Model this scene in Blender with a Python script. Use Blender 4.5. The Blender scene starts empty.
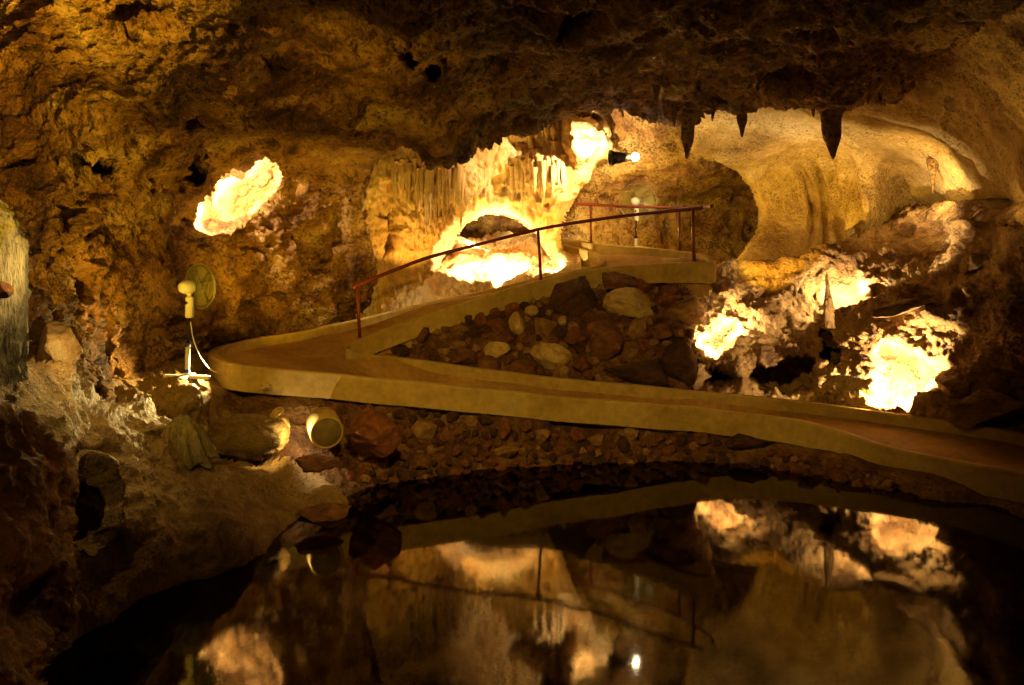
import bpy, math, random
import numpy as np
random.seed(7)
rng = np.random.default_rng(7)
F = 800.0; CX = 512.0; HY = 250.0; CZ = 3.26     # focal length in px, principal column, horizon row, eye height above the pond
sc = bpy.context.scene
COL = sc.collection

def W(px, py, D):
    return ((px-CX)/F*D, D, CZ+(HY-py)/F*D)

# ------------------------------------------------------------------ noise
def _h(ix, iy, iz, seed):
    h = (ix.astype(np.int64)*374761393 + iy.astype(np.int64)*668265263 + iz.astype(np.int64)*2147483647 + seed*144665 ) & 0xffffffff
    h = ((h ^ (h >> 13))*1274126177) & 0xffffffff
    h = ((h ^ (h >> 16))*2246822519) & 0xffffffff
    h = h ^ (h >> 15)
    return (h & 0xffffff)/float(0xffffff)
def vnoise(P, seed=0):
    I = np.floor(P); f = P-I; u = f*f*f*(f*(f*6-15)+10)
    x, y, z = I[:, 0], I[:, 1], I[:, 2]
    r = 0
    for dx in (0, 1):
        wx = u[:, 0] if dx else 1-u[:, 0]
        for dy in (0, 1):
            wy = u[:, 1] if dy else 1-u[:, 1]
            for dz in (0, 1):
                wz = u[:, 2] if dz else 1-u[:, 2]
                r = r + wx*wy*wz*_h(x+dx, y+dy, z+dz, seed)
    return r*2-1
ROT = np.array([[0.36, 0.48, -0.8], [-0.8, 0.6, 0.0], [0.48, 0.64, 0.6]])
def fbm(P, octv=4, gain=.5, seed=0, ridged=False):
    a = 1.0; s = 0; t = 0; Q = P
    for k in range(octv):
        n = vnoise(Q, seed+k)
        if ridged: n = 1-2*np.abs(n)
        s = s+a*n; t += a; a *= gain
        Q = (Q*2.03) @ ROT.T + 3.7
    return s/t
def worley(P, seed=0):
    """distance to nearest feature, second distance, and the nearest cell's random number"""
    I = np.floor(P)
    d1 = np.full(len(P), 9.0); d2 = d1.copy(); cid = np.zeros(len(P))
    for dx in (-1, 0, 1):
        for dy in (-1, 0, 1):
            for dz in (-1, 0, 1):
                a, b, c = I[:, 0]+dx, I[:, 1]+dy, I[:, 2]+dz
                q = np.stack([a+_h(a, b, c, seed), b+_h(a, b, c, seed+1), c+_h(a, b, c, seed+2)], 1)
                d = np.sqrt(((q-P)**2).sum(1))
                near = d < d1
                d2 = np.where(near, d1, np.minimum(d2, d))
                cid = np.where(near, _h(a, b, c, seed+3), cid)
                d1 = np.where(near, d, d1)
    return d1, d2, cid
def sstep(a, b, x):
    t = np.clip((x-a)/(b-a), 0, 1); return t*t*(3-2*t)

# ------------------------------------------------------------------ 2D helpers
def inside(poly, X, Y):
    r = np.zeros(X.shape, bool); n = len(poly)
    for i in range(n):
        x1, y1 = poly[i][:2]; x2, y2 = poly[(i+1) % n][:2]
        if y1 == y2: continue
        c = ((y1 > Y) != (y2 > Y)) & (X < (x2-x1)*(Y-y1)/(y2-y1)+x1)
        r ^= c
    return r
def pdist(poly, X, Y, closed=True):
    d = np.full(X.shape, 1e9); n = len(poly)
    for i in range(n if closed else n-1):
        x1, y1 = poly[i][:2]; x2, y2 = poly[(i+1) % n][:2]
        vx, vy = x2-x1, y2-y1; L = vx*vx+vy*vy+1e-12
        t = np.clip(((X-x1)*vx+(Y-y1)*vy)/L, 0, 1)
        d = np.minimum(d, np.hypot(X-x1-t*vx, Y-y1-t*vy))
    return d
def rbf(ctrl, X, Y, c=30.0, smooth=1e-3):
    C = np.array(ctrl, float); n = len(C)
    def phi(dx, dy): return np.sqrt(dx*dx+dy*dy+c*c)
    A = np.zeros((n+1, n+1))
    A[:n, :n] = phi(C[:, None, 0]-C[None, :, 0], C[:, None, 1]-C[None, :, 1]) - smooth*np.eye(n)*c
    A[:n, n] = 1; A[n, :n] = 1
    w = np.linalg.solve(A, np.append(C[:, 2], 0))
    out = np.full(X.shape, w[n])
    for i in range(n):
        out = out + w[i]*phi(X-C[i, 0], Y-C[i, 1])
    return out

# ------------------------------------------------------------------ mesh/object helpers
def mesh_obj(name, V, Fc, mat, parent=None, smooth=True):
    me = bpy.data.meshes.new(name)
    V = np.asarray(V, np.float32)
    if isinstance(Fc, np.ndarray):
        k = Fc.shape[1]
        me.vertices.add(len(V)); me.vertices.foreach_set('co', V.ravel())
        me.loops.add(Fc.size); me.loops.foreach_set('vertex_index', Fc.astype(np.int32).ravel())
        me.polygons.add(len(Fc)); me.polygons.foreach_set('loop_start', np.arange(0, Fc.size, k, dtype=np.int32))
        me.polygons.foreach_set('loop_total', np.full(len(Fc), k, np.int32))
        me.update(calc_edges=True)
    else:
        me.from_pydata([tuple(map(float, v)) for v in V], [], [tuple(map(int, f)) for f in Fc]); me.update()
    me.validate()
    me.polygons.foreach_set('use_smooth', [smooth]*len(me.polygons))
    if mat: me.materials.append(mat)
    o = bpy.data.objects.new(name, me); COL.objects.link(o)
    if parent: o.parent = parent
    return o
def tag(o, label=None, cat=None, group=None, kind=None):
    if label: o['label'] = label
    if cat: o['category'] = cat
    if group: o['group'] = group
    if kind: o['kind'] = kind
    return o
def empty(name, loc):
    o = bpy.data.objects.new(name, None); o.location = loc; COL.objects.link(o); return o

class MB:
    def __init__(s): s.v = []; s.f = []
    def add(s, V, Fc):
        b = len(s.v); s.v += [tuple(map(float, v)) for v in V]; s.f += [tuple(int(i)+b for i in f) for f in Fc]
    def box(s, c, d, R=None, bev=0.0):
        x, y, z = [k/2 for k in d]
        b = min(bev, x*.9, y*.9, z*.9) if bev else 0
        if b:
            V = []; 
            for sx in (-1, 1):
                for sy in (-1, 1):
                    for sz in (-1, 1):
                        V += [(sx*(x-b), sy*(y-b), sz*z), (sx*(x-b), sy*y, sz*(z-b)), (sx*x, sy*(y-b), sz*(z-b))]
            import bmesh
            bm = bmesh.new()
            for v in V: bm.verts.new(v)
            bmesh.ops.convex_hull(bm, input=bm.verts)
            bm.verts.index_update(); V = [tuple(v.co) for v in bm.verts]; Fc = [[v.index for v in f.verts] for f in bm.faces]; bm.free()
        else:
            V = [(sx*x, sy*y, sz*z) for sx in (-1, 1) for sy in (-1, 1) for sz in (-1, 1)]
            Fc = [(0, 1, 3, 2), (4, 6, 7, 5), (0, 4, 5, 1), (2, 3, 7, 6), (0, 2, 6, 4), (1, 5, 7, 3)]
        V = np.array(V)
        if R is not None: V = V @ np.array(R).T
        s.add(V+np.array(c), Fc); return s
    def tube(s, pts, r, seg=10, cap=True, closed=False):
        pts = np.array(pts, float); n = len(pts)
        rr = r if hasattr(r, '__len__') else [r]*n
        V = []; Fc = []; up = None
        for i in range(n):
            if closed: t = pts[(i+1) % n]-pts[i-1]
            else: t = pts[min(i+1, n-1)]-pts[max(i-1, 0)]
            t = t/(np.linalg.norm(t)+1e-12)
            if up is None:
                up = np.array([0, 0, 1.0]) if abs(t[2]) < .9 else np.array([1.0, 0, 0])
            a = np.cross(t, up); a /= np.linalg.norm(a); b = np.cross(a, t); up = b
            for k in range(seg):
                q = 2*math.pi*k/seg
                V.append(pts[i]+rr[i]*(math.cos(q)*a+math.sin(q)*b))
        m = n if closed else n-1
        for i in range(m):
            j = (i+1) % n
            for k in range(seg):
                l = (k+1) % seg
                Fc.append((i*seg+k, j*seg+k, j*seg+l, i*seg+l))
        if cap and not closed:
            Fc.append(tuple(range(seg))); Fc.append(tuple((n-1)*seg+k for k in reversed(range(seg))))
        s.add(V, Fc); return s
    def lathe(s, prof, c, axis=(0, 0, 1), seg=28):
        ax = np.array(axis, float); ax /= np.linalg.norm(ax)
        u = np.array([0, 0, 1.0]) if abs(ax[2]) < .9 else np.array([1.0, 0, 0])
        a = np.cross(ax, u); a /= np.linalg.norm(a); b = np.cross(ax, a)
        V = []; Fc = []
        for (r, h) in prof:
            for k in range(seg):
                q = 2*math.pi*k/seg
                V.append(np.array(c)+ax*h+max(r, 1e-4)*(math.cos(q)*a+math.sin(q)*b))
        for i in range(len(prof)-1):
            for k in range(seg):
                l = (k+1) % seg
                Fc.append((i*seg+k, i*seg+l, (i+1)*seg+l, (i+1)*seg+k))
        Fc.append(tuple(reversed(range(seg)))); Fc.append(tuple((len(prof)-1)*seg+k for k in range(seg)))
        s.add(V, Fc); return s
    def build(s, name, mat, parent=None, smooth=False):
        o = mesh_obj(name, s.v, s.f, mat, parent, smooth)
        return o

# ------------------------------------------------------------------ materials
def lin(c):
    return tuple((x/255/12.92 if x/255 <= .04045 else ((x/255+.055)/1.055)**2.4) for x in c)+(1.0,)
def rock_mat(name, cols, scale=1.0, bump=.5, rough=.75, specks=.0, speck_col=(40, 25, 12), stretch=(1, 1, 1), info=False, fine=26.0, spk=.8, bdist=.12):
    m = bpy.data.materials.new(name); m.use_nodes = True
    nt = m.node_tree; N = nt.nodes; L = nt.links
    for n in list(N): N.remove(n)
    out = N.new('ShaderNodeOutputMaterial'); bs = N.new('ShaderNodeBsdfPrincipled'); L.new(bs.outputs[0], out.inputs[0])
    tc = N.new('ShaderNodeTexCoord'); mp = N.new('ShaderNodeMapping'); mp.inputs['Scale'].default_value = tuple(scale*k for k in stretch)
    L.new(tc.outputs['Object'], mp.inputs['Vector'])
    vec = mp.outputs['Vector']
    if info:
        oi = N.new('ShaderNodeObjectInfo'); ad = N.new('ShaderNodeVectorMath'); ad.operation = 'ADD'
        ml = N.new('ShaderNodeMath'); ml.operation = 'MULTIPLY'; ml.inputs[1].default_value = 37.0
        L.new(oi.outputs['Random'], ml.inputs[0]); L.new(vec, ad.inputs[0]); L.new(ml.outputs[0], ad.inputs[1]); vec = ad.outputs[0]
    def noise(sc_, det=6, r=.6, dist=0.0, v=None):
        n = N.new('ShaderNodeTexNoise'); n.inputs['Scale'].default_value = sc_; n.inputs['Detail'].default_value = det
        n.inputs['Roughness'].default_value = r; n.inputs['Distortion'].default_value = dist
        L.new(v or vec, n.inputs['Vector']); return n.outputs['Fac']
    n1 = noise(.9, 8, .62, .6)
    cr = N.new('ShaderNodeValToRGB'); e = cr.color_ramp.elements
    e[0].position = .34; e[0].color = lin(cols[0]); e[1].position = .66; e[1].color = lin(cols[-1])
    for i, c in enumerate(cols[1:-1]):
        x = e.new(.34+.32*(i+1)/(len(cols)-1)); x.color = lin(c)
    L.new(n1, cr.inputs[0]); col = cr.outputs[0]
    n2 = noise(fine*.35, 5, .7)
    mr = N.new('ShaderNodeMapRange'); mr.inputs[1].default_value = .3; mr.inputs[2].default_value = .7; mr.inputs[3].default_value = .72; mr.inputs[4].default_value = 1.15
    L.new(n2, mr.inputs[0])
    mx = N.new('ShaderNodeVectorMath'); mx.operation = 'SCALE'; L.new(col, mx.inputs[0]); L.new(mr.outputs[0], mx.inputs['Scale']); col = mx.outputs[0]
    n3 = noise(fine, 4, .65)
    if specks > 0:
        n4 = noise(fine*spk, 4, .65, .2)
        n5 = noise(1.3, 3, .5)
        a_ = N.new('ShaderNodeMath'); a_.operation = 'MULTIPLY_ADD'; a_.inputs[1].default_value = .35; L.new(n5, a_.inputs[0]); L.new(n4, a_.inputs[2])
        r = N.new('ShaderNodeMapRange'); r.inputs[1].default_value = .76-specks*.10; r.inputs[2].default_value = .90-specks*.10; r.inputs[4].default_value = .8
        L.new(a_.outputs[0], r.inputs[0])
        mi = N.new('ShaderNodeMix'); mi.data_type = 'RGBA'
        L.new(r.outputs[0], mi.inputs[0]); L.new(col, mi.inputs[6]); mi.inputs[7].default_value = lin(speck_col); col = mi.outputs[2]
    L.new(col, bs.inputs['Base Color'])
    bs.inputs['Roughness'].default_value = rough
    bs.inputs['Specular IOR Level'].default_value = .3
    vo = N.new('ShaderNodeTexVoronoi'); vo.inputs['Scale'].default_value = fine*.3; L.new(vec, vo.inputs['Vector'])
    m1 = N.new('ShaderNodeMath'); m1.operation = 'MULTIPLY_ADD'; m1.inputs[1].default_value = .6; L.new(n2, m1.inputs[0]); L.new(n3, m1.inputs[2])
    m2 = N.new('ShaderNodeMath'); m2.operation = 'MULTIPLY_ADD'; m2.inputs[1].default_value = .5; L.new(vo.outputs['Distance'], m2.inputs[0]); L.new(m1.outputs[0], m2.inputs[2])
    bp = N.new('ShaderNodeBump'); bp.inputs['Strength'].default_value = bump; bp.inputs['Distance'].default_value = bdist
    L.new(m2.outputs[0], bp.inputs['Height']); L.new(bp.outputs[0], bs.inputs['Normal'])
    return m
def plain_mat(name, col, rough=.5, metal=0.0, bump=0.0, var=.12, sc_=14.0, alpha=1.0, trans=0.0):
    m = bpy.data.materials.new(name); m.use_nodes = True
    nt = m.node_tree; N = nt.nodes; L = nt.links; bs = N['Principled BSDF']
    tc = N.new('ShaderNodeTexCoord'); n = N.new('ShaderNodeTexNoise'); n.inputs['Scale'].default_value = sc_; n.inputs['Detail'].default_value = 6
    L.new(tc.outputs['Object'], n.inputs['Vector'])
    cr = N.new('ShaderNodeValToRGB'); c = lin(col)
    cr.color_ramp.elements[0].position = .3; cr.color_ramp.elements[1].position = .7
    cr.color_ramp.elements[0].color = tuple(x*(1-var*1.6) for x in c[:3])+(1,); cr.color_ramp.elements[1].color = tuple(min(1, x*(1+var)) for x in c[:3])+(1,)
    L.new(n.outputs['Fac'], cr.inputs[0]); L.new(cr.outputs[0], bs.inputs['Base Color'])
    bs.inputs['Roughness'].default_value = rough; bs.inputs['Metallic'].default_value = metal
    bs.inputs['Alpha'].default_value = alpha
    if bump:
        bp = N.new('ShaderNodeBump'); bp.inputs['Strength'].default_value = bump; bp.inputs['Distance'].default_value = .02
        L.new(n.outputs['Fac'], bp.inputs['Height']); L.new(bp.outputs[0], bs.inputs['Normal'])
    return m

M_left = rock_mat('limestone_ochre', [(70, 40, 18), (118, 76, 34), (162, 116, 58), (182, 138, 76), (206, 168, 102)], 1.0, 1.0, .7, .8, (44, 24, 10), fine=16, bdist=.16)
M_drip = rock_mat('dripstone_cream', [(180, 130, 74), (208, 164, 104), (226, 188, 132), (238, 208, 158)], 1.2, .6, .6, .1, (130, 84, 40), (1, 1, .35), fine=20)
M_right = rock_mat('limestone_yellow', [(160, 124, 66), (186, 148, 86), (200, 164, 100), (212, 180, 120)], 1.0, .6, .72, .75, (96, 64, 30), fine=22, spk=1.0)
M_back = rock_mat('limestone_pitted', [(112, 68, 34), (156, 112, 56), (180, 140, 72), (194, 158, 92)], 1.3, .8, .75, .9, (56, 28, 12), fine=14, spk=.9)
M_slope = rock_mat('slope_rock', [(92, 58, 28), (146, 104, 56), (180, 138, 82), (204, 168, 110)], 1.1, .8, .7, .3, (50, 30, 14), fine=18)
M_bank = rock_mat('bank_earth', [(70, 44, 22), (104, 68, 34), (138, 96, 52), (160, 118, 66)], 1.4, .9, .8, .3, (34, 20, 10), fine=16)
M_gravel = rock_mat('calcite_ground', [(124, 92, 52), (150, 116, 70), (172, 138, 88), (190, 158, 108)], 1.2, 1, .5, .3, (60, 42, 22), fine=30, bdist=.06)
M_fg = rock_mat('wet_brown_rock', [(84, 52, 34), (120, 76, 48), (150, 100, 62), (168, 120, 78)], 1.6, .6, .5, .2, (40, 24, 16), fine=22, bdist=.03)
M_grey = rock_mat('grey_dripstone', [(96, 84, 68), (130, 118, 96), (176, 162, 136), (204, 190, 160)], 2.6, 1, .6, .2, (70, 58, 44), (1, 1, .14), fine=26, bdist=.08)
M_curb = rock_mat('curb_cement', [(150, 120, 58), (168, 138, 72), (180, 152, 86)], 1.0, .18, .75, 0, (110, 84, 44), fine=20, bdist=.01)
M_path = rock_mat('path_cement', [(132, 96, 46), (154, 114, 58), (174, 136, 76)], .8, .25, .8, 0, (110, 70, 38), fine=30, bdist=.01)
M_plate = plain_mat('shaded_plate', (112, 92, 44), .8, 0, .2, .2, 9)  # darker tone puts the shade on the drum's end face into its colour
M_rust = plain_mat('rust_red_paint', (112, 42, 26), .5, .2, .15, .25, 20)
M_white = plain_mat('white_paint', (214, 206, 190), .45, 0, .05, .06, 20)
M_blue = plain_mat('blue_tape', (40, 60, 190), .5, 0, 0, .05)
M_dark = plain_mat('dark_metal', (46, 40, 36), .45, .6, 0, .1)
M_greenp = plain_mat('green_tinted_plastic', (150, 128, 66), .35, 0, 0, .05, 14)
M_wire = plain_mat('fan_guard_wire', (150, 146, 104), .4, .5, 0, .05, 14)
STONES = {
 'brown': rock_mat('stone_brown', [(84, 50, 30), (124, 78, 46), (150, 100, 60)], 2.2, .6, .75, .3, info=True, fine=16),
 'tan': rock_mat('stone_tan', [(124, 86, 48), (164, 120, 70), (188, 146, 90)], 2.2, .6, .75, .25, info=True, fine=16),
 'reddish': rock_mat('stone_reddish', [(96, 50, 26), (134, 76, 38), (158, 100, 54)], 2.2, .6, .75, .3, info=True, fine=16),
 'pale': rock_mat('stone_pale', [(168, 134, 80), (200, 166, 104), (216, 188, 128)], 2.2, .5, .75, .15, info=True, fine=16),
 'dark': rock_mat('stone_dark', [(58, 36, 24), (88, 56, 36), (112, 74, 46)], 2.2, .7, .75, .3, info=True, fine=16)}

# ------------------------------------------------------------------ rock surface patches
def grid_normals(P):
    gx = np.gradient(P, axis=1); gy = np.gradient(P, axis=0)
    n = np.cross(gx, gy); n /= np.linalg.norm(n, axis=2, keepdims=True)+1e-12
    cam = np.array([0, 0, CZ])
    s = np.sign(((cam-P)*n).sum(2, keepdims=True)); s[s == 0] = 1
    return n*s
def blur(A, k):
    for _ in range(k):
        B = A.copy(); B[1:-1] = (A[:-2]+2*A[1:-1]+A[2:])/4; A = B.copy(); A[:, 1:-1] = (B[:, :-2]+2*B[:, 1:-1]+B[:, 2:])/4
    return A
def surface(rect, step, ctrl, disp, carve=(), c=30.0, jag=0.0, keep=None, curl=None, holes=()):
    x0, x1, y0, y1 = rect
    xs = np.arange(x0, x1+.01, step); ys = np.arange(y0, y1+.01, step)
    X, Y = np.meshgrid(xs, ys)
    D = rbf(ctrl, X, Y, c)
    for cv in carve:
        poly, dep, soft = cv[:3]
        ins = inside(poly, X, Y); d = pdist(poly, X, Y)
        sd = np.where(ins, d, -d)
        D = D+dep*sstep(0, soft, sd)
    K = np.ones(X.shape, bool)
    if keep is not None:
        jx = jy = 0
        if jag:
            Q = np.stack([X.ravel()*.045, Y.ravel()*.045, np.zeros(X.size)], 1)
            jx = jag*fbm(Q, 4, .6, 91).reshape(X.shape); jy = jag*fbm(Q+50, 4, .6, 92).reshape(X.shape)
        XX, YY = X+jx, Y+jy
        K = inside(keep, XX, YY); d = pdist(keep, XX, YY)
        for h in holes:
            K &= ~inside(h, XX, YY); d = np.minimum(d, pdist(h, XX, YY))
        if curl:
            t = np.clip(1-d/curl[1], 0, 1); D = D+curl[0]*(1-np.sqrt(np.clip(1-t*t, 0, 1)))
    P = np.stack([(X-CX)/F*D, D, CZ+(HY-Y)/F*D], 2)
    N = grid_normals(blur(P, 3))
    dsp = disp(P.reshape(-1, 3), X.ravel(), Y.ravel()).reshape(X.shape)
    P = P+N*dsp[..., None]
    return X, Y, P, K
def make(name, S, mat, sel=None, ext=None, ext_steps=(.25, .6, 1.0), extn=.06):
    X, Y, P, K = S
    m = K[:-1, :-1] & K[1:, :-1] & K[:-1, 1:] & K[1:, 1:]
    if sel is not None:
        m = m & sel[:-1, :-1]
    nx = X.shape[1]
    ij = np.argwhere(m); a = ij[:, 0]*nx+ij[:, 1]
    Fc = np.stack([a, a+nx, a+nx+1, a+1], 1)
    used = np.unique(Fc); mp = np.full(X.size, -1, np.int64); mp[used] = np.arange(len(used))
    Fc = mp[Fc]; V = P.reshape(-1, 3)[used]
    if ext is not None:
        E = np.concatenate([Fc[:, [0, 1]], Fc[:, [1, 2]], Fc[:, [2, 3]], Fc[:, [3, 0]]])
        Es = np.sort(E, 1); key = Es[:, 0]*len(V)+Es[:, 1]
        u, idx, cnt = np.unique(key, return_index=True, return_counts=True)
        B = E[idx[cnt == 1]]; bv = np.unique(B)
        rm = np.full(len(V), -1, np.int64); prev = np.arange(len(V)); base = V[bv]
        ext = np.array(ext, float)
        for k, t in enumerate(ext_steps):
            rm = np.full(len(V)+1, -1, np.int64)
            nv = base+ext*t+extn*np.stack([vnoise(base*1.7+k*9, 60+q) for q in range(3)], 1)*min(1, t*3)
            off = len(V); V = np.concatenate([V, nv]); new = {}
            mpn = np.full(off, -1, np.int64); mpn[bv] = off+np.arange(len(bv))
            pb = prev
            q = np.stack([pb[B[:, 1]], pb[B[:, 0]], mpn[B[:, 0]], mpn[B[:, 1]]], 1)
            Fc = np.concatenate([Fc, q])
            prev = np.arange(len(V)); prev[bv] = mpn[bv]
    return mesh_obj(name, V, Fc, mat)

A3 = np.array
def pits(P, freq, stretch, thr, depth, seed):
    w = P*A3(stretch)*freq
    w = w+.35*np.stack([vnoise(w*1.3, seed+5), vnoise(w*1.3, seed+6), vnoise(w*1.3, seed+7)], 1)
    d1, d2, cid = worley(w, seed)
    r = .12+.33*cid
    return -depth*np.where(cid > thr, sstep(r, r*.25, d1), 0)*cid
def d_left(P, X, Y):
    d = .34*fbm(P*.55, 3, .5, 1)+.16*fbm(P*1.5*A3([1, 1, 1.5]), 5, .6, 5)-.10*np.abs(fbm(P*1.1*A3([1, 1, 1.6]), 4, .6, 15))+.085*fbm(P*6*A3([1, 1, 1.7]), 4, .65, 9)+pits(P, 5.5, (1, 1, 1.8), .5, .10, 36)+.10*fbm((P@ROT)*A3([.7, 2.4, 2.4]), 4, .55, 17)
    d += pits(P, .95, (1, 1, 1.9), .45, .5, 20)+pits(P, 2.3, (1, 1, 1.8), .5, .17, 30)
    # rougher, lumpier rock low by the ramp
    lump = sstep(200, 260, Y)*sstep(205, 260, X)
    w1, w2, ci = worley(P*1.9, 44)
    d += lump*(.30*(.5-w1)+.10*fbm(P*3.5, 4, .6, 47, True))
    # dripping ribs below the lip
    rib = sstep(130, 170, Y)*sstep(255, 300, X)*sstep(250, 215, Y)
    d += rib*.06*fbm(P*A3([6, 6, .8]), 3, .5, 51)
    return d
def d_drip(P, X, Y):
    fl = fbm(P*A3([7.5, 7.5, .45])+.3*fbm(P*1.2, 2, .5, 70)[:, None], 4, .55, 61, True)
    amt = np.clip(.35+sstep(150, 190, Y)*sstep(250, 225, Y)*.9, 0, 1.3)
    e = .15+.85*sstep(2, 16, np.minimum(pdist(ARCH, X, Y), pdist(DPOLY, X, Y)))
    return .22*fbm(P*.9, 3, .5, 62)*e+.17*amt*fl*e+.04*fbm(P*9, 3, .6, 64, True)+.10*fbm(P*2.6, 3, .55, 66, True)
def d_plain(a=.2, f=.8, b=.07, g=3.0, c=.02, pit=0, seed=100):
    def fn(P, X, Y):
        d = a*fbm(P*f, 3, .5, seed)+b*fbm(P*g, 4, .58, seed+4, True)+c*fbm(P*11, 3, .6, seed+8, True)
        if pit: d += pits(P, 2.4, (1, 1, 1.2), .45, pit, seed+12)
        return d
    return fn

G1 = [(-350,-100,4),(0,-100,5),(300,-100,5.5),(600,-100,6),(900,-100,6.5),(1350,-100,5.5),(-350,150,5),(-350,400,5),
 (0,0,6.5),(200,0,7),(400,0,7.5),(600,0,8),(800,0,8.5),(1024,0,8),(0,80,7.6),(200,80,9.5),(400,80,10),(600,80,11.5),(800,80,12),(950,60,11),
 (0,200,8.2),(0,340,7.6),(0,420,7.3),(100,200,10.2),(100,340,9.7),(100,400,9.5),(150,370,11.6),(150,420,11.4),(200,200,13),(200,320,13),(212,345,13.9),(230,190,14.3),(300,250,15.6),(360,250,16.5),
 (360,315,17.3),(300,325,16.0),(300,400,16),(380,400,17.4),(270,100,11.5),(340,150,13.8),(385,165,14.6),(430,165,12.8),(470,162,13),(500,140,13.3),(555,122,14),(610,125,14.5),(700,120,14),
 (830,115,13),(900,100,12.5),(1100,40,9),(1350,60,6)]
LIP = [(-350,-100),(1350,-100),(1350,-60),(1050,-30),(1000,10),(960,42),(925,75),(900,98),(870,106),(832,116),(800,112),(765,106),(742,112),(715,125),(690,135),(668,128),(640,124),(610,124),
 (585,118),(555,122),(545,119),(525,128),(500,141),(486,155),(470,163),(450,166),(430,165),(421,152),(408,146),(390,146),(374,160),(366,200),(370,240),(378,290),(390,330),(395,420),(-350,420)]
N1 = [(178,226),(187,200),(211,190),(219,176),(237,161),(262,148),(288,156),(284,180),(266,200),(248,217),(226,228),(198,236)]
BIGPITS = [([(70,160),(90,158),(110,165),(122,172),(110,178),(92,174)],1.0,6),([(5,165),(25,163),(45,176),(25,182)],.9,6),([(44,228),(60,226),(68,238),(52,237)],.6,5),
 ([(135,105),(150,100),(158,112),(148,122),(135,118)],.8,7),([(395,48),(412,44),(424,60),(415,72),(400,66)],.7,6),([(426,68),(437,66),(442,80),(432,84)],.7,5),
 ([(340,100),(372,96),(380,118),(352,122)],.7,9),([(190,110),(196,108),(198,150),(205,182),(199,184),(192,150)],.7,3),([(15,145),(34,147),(22,153)],.6,4),
 ([(385,8),(425,15),(395,30)],.5,8),([(255,45),(300,70),(262,72)],.6,8),([(130,30),(145,38),(132,46)],.4,6),([(300,225),(345,205),(352,245),(318,290),(296,262)],.6,16)]
S1 = surface((-350, 1350, -100, 420), 1.6, G1, d_left, carve=[(N1, 1.15, 9)]+BIGPITS, jag=5, keep=LIP, curl=(.5, 22))
X, Y = S1[0], S1[1]
# the wall turns into ceiling along a slanting line: one continuous rock skin, cut there
cl = 60+X*.20+8*np.sin(X*.02)
sel = (Y > cl) & (X < 420)
o = WL = make('wall_left', S1, M_left, sel, (-.35, 1.3, 0)); tag(o, kind='structure')
o = make('ceiling', S1, M_left, ~sel, (0, 1.1, .9)); tag(o, kind='structure')

# dripstone wall and column under the high lip
DC = [(330,100,16.5),(340,330,17.4),(380,200,16.9),(430,250,18),(400,290,17.6),(420,180,17.1),(470,190,18.2),(520,150,17.9),(520,200,18.2),(550,230,18),(585,140,17.8),(600,130,18.2),(560,262,18),
 (500,120,17.5),(640,150,18.2),(400,120,16.4),(450,110,17),(610,60,17.5),(480,300,18.3),(540,300,18.2),(545,175,17.6),(565,185,17.7)]
DPOLY = [(330,100),(400,90),(500,100),(550,112),(556,110),(562,108),(572,113),(580,118),(590,120),(598,127),(604,121),(610,127),(608,140),(612,147),(622,150),(612,157),(600,162),(590,171),(588,180),(577,190),(571,205),(562,222),
 (559,238),(563,250),(574,263),(577,272),(545,300),(480,320),(400,335),(330,335)]
ARCH = [(452,246),(456,230),(468,219),(487,213),(505,215),(525,222),(540,233),(549,246),(556,262),(560,330),(430,330),(440,262)]
S2 = surface((326, 628, 86, 336), 1.5, DC, d_drip, carve=[([(372,212),(392,205),(400,225),(398,250),(380,262)],.4,8), ([(560,112),(612,120),(622,150),(600,160),(575,168),(562,150)],-.7,14), ([(505,128),(553,124),(556,150),(530,158),(505,150)],.2,8)], c=20, jag=3, keep=DPOLY, curl=(.6, 8), holes=[ARCH])
o = DRIP = make('dripstone_wall', S2, M_drip, None, (-.1, 1.2, .1)); tag(o, 'cream dripstone wall and column with an arched opening, hung with drapery beside the ramp', 'dripstone', kind='structure')

# chamber behind
BC = [(380,100,20),(400,200,20.5),(500,220,21.5),(580,180,19.8),(580,230,20),(600,200,20.2),(650,200,20.6),(700,200,21),(740,230,21.4),(780,200,21),(820,200,21),(600,150,19.4),(650,130,18.2),(650,156,18.7),(660,172,19.6),(700,150,18.3),
 (620,120,18.6),(700,90,17.5),(600,60,17.5),(500,60,17),(400,300,21),(600,300,20),(700,300,20),(820,300,20),(740,165,19.5),(820,80,17.5)]
S3 = surface((360, 830, 50, 320), 2, BC, d_plain(.3, .7, .17, 2.2, .03, .22, 120), c=18)
o = WB = make('wall_back', S3, M_back); tag(o, kind='structure')

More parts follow.
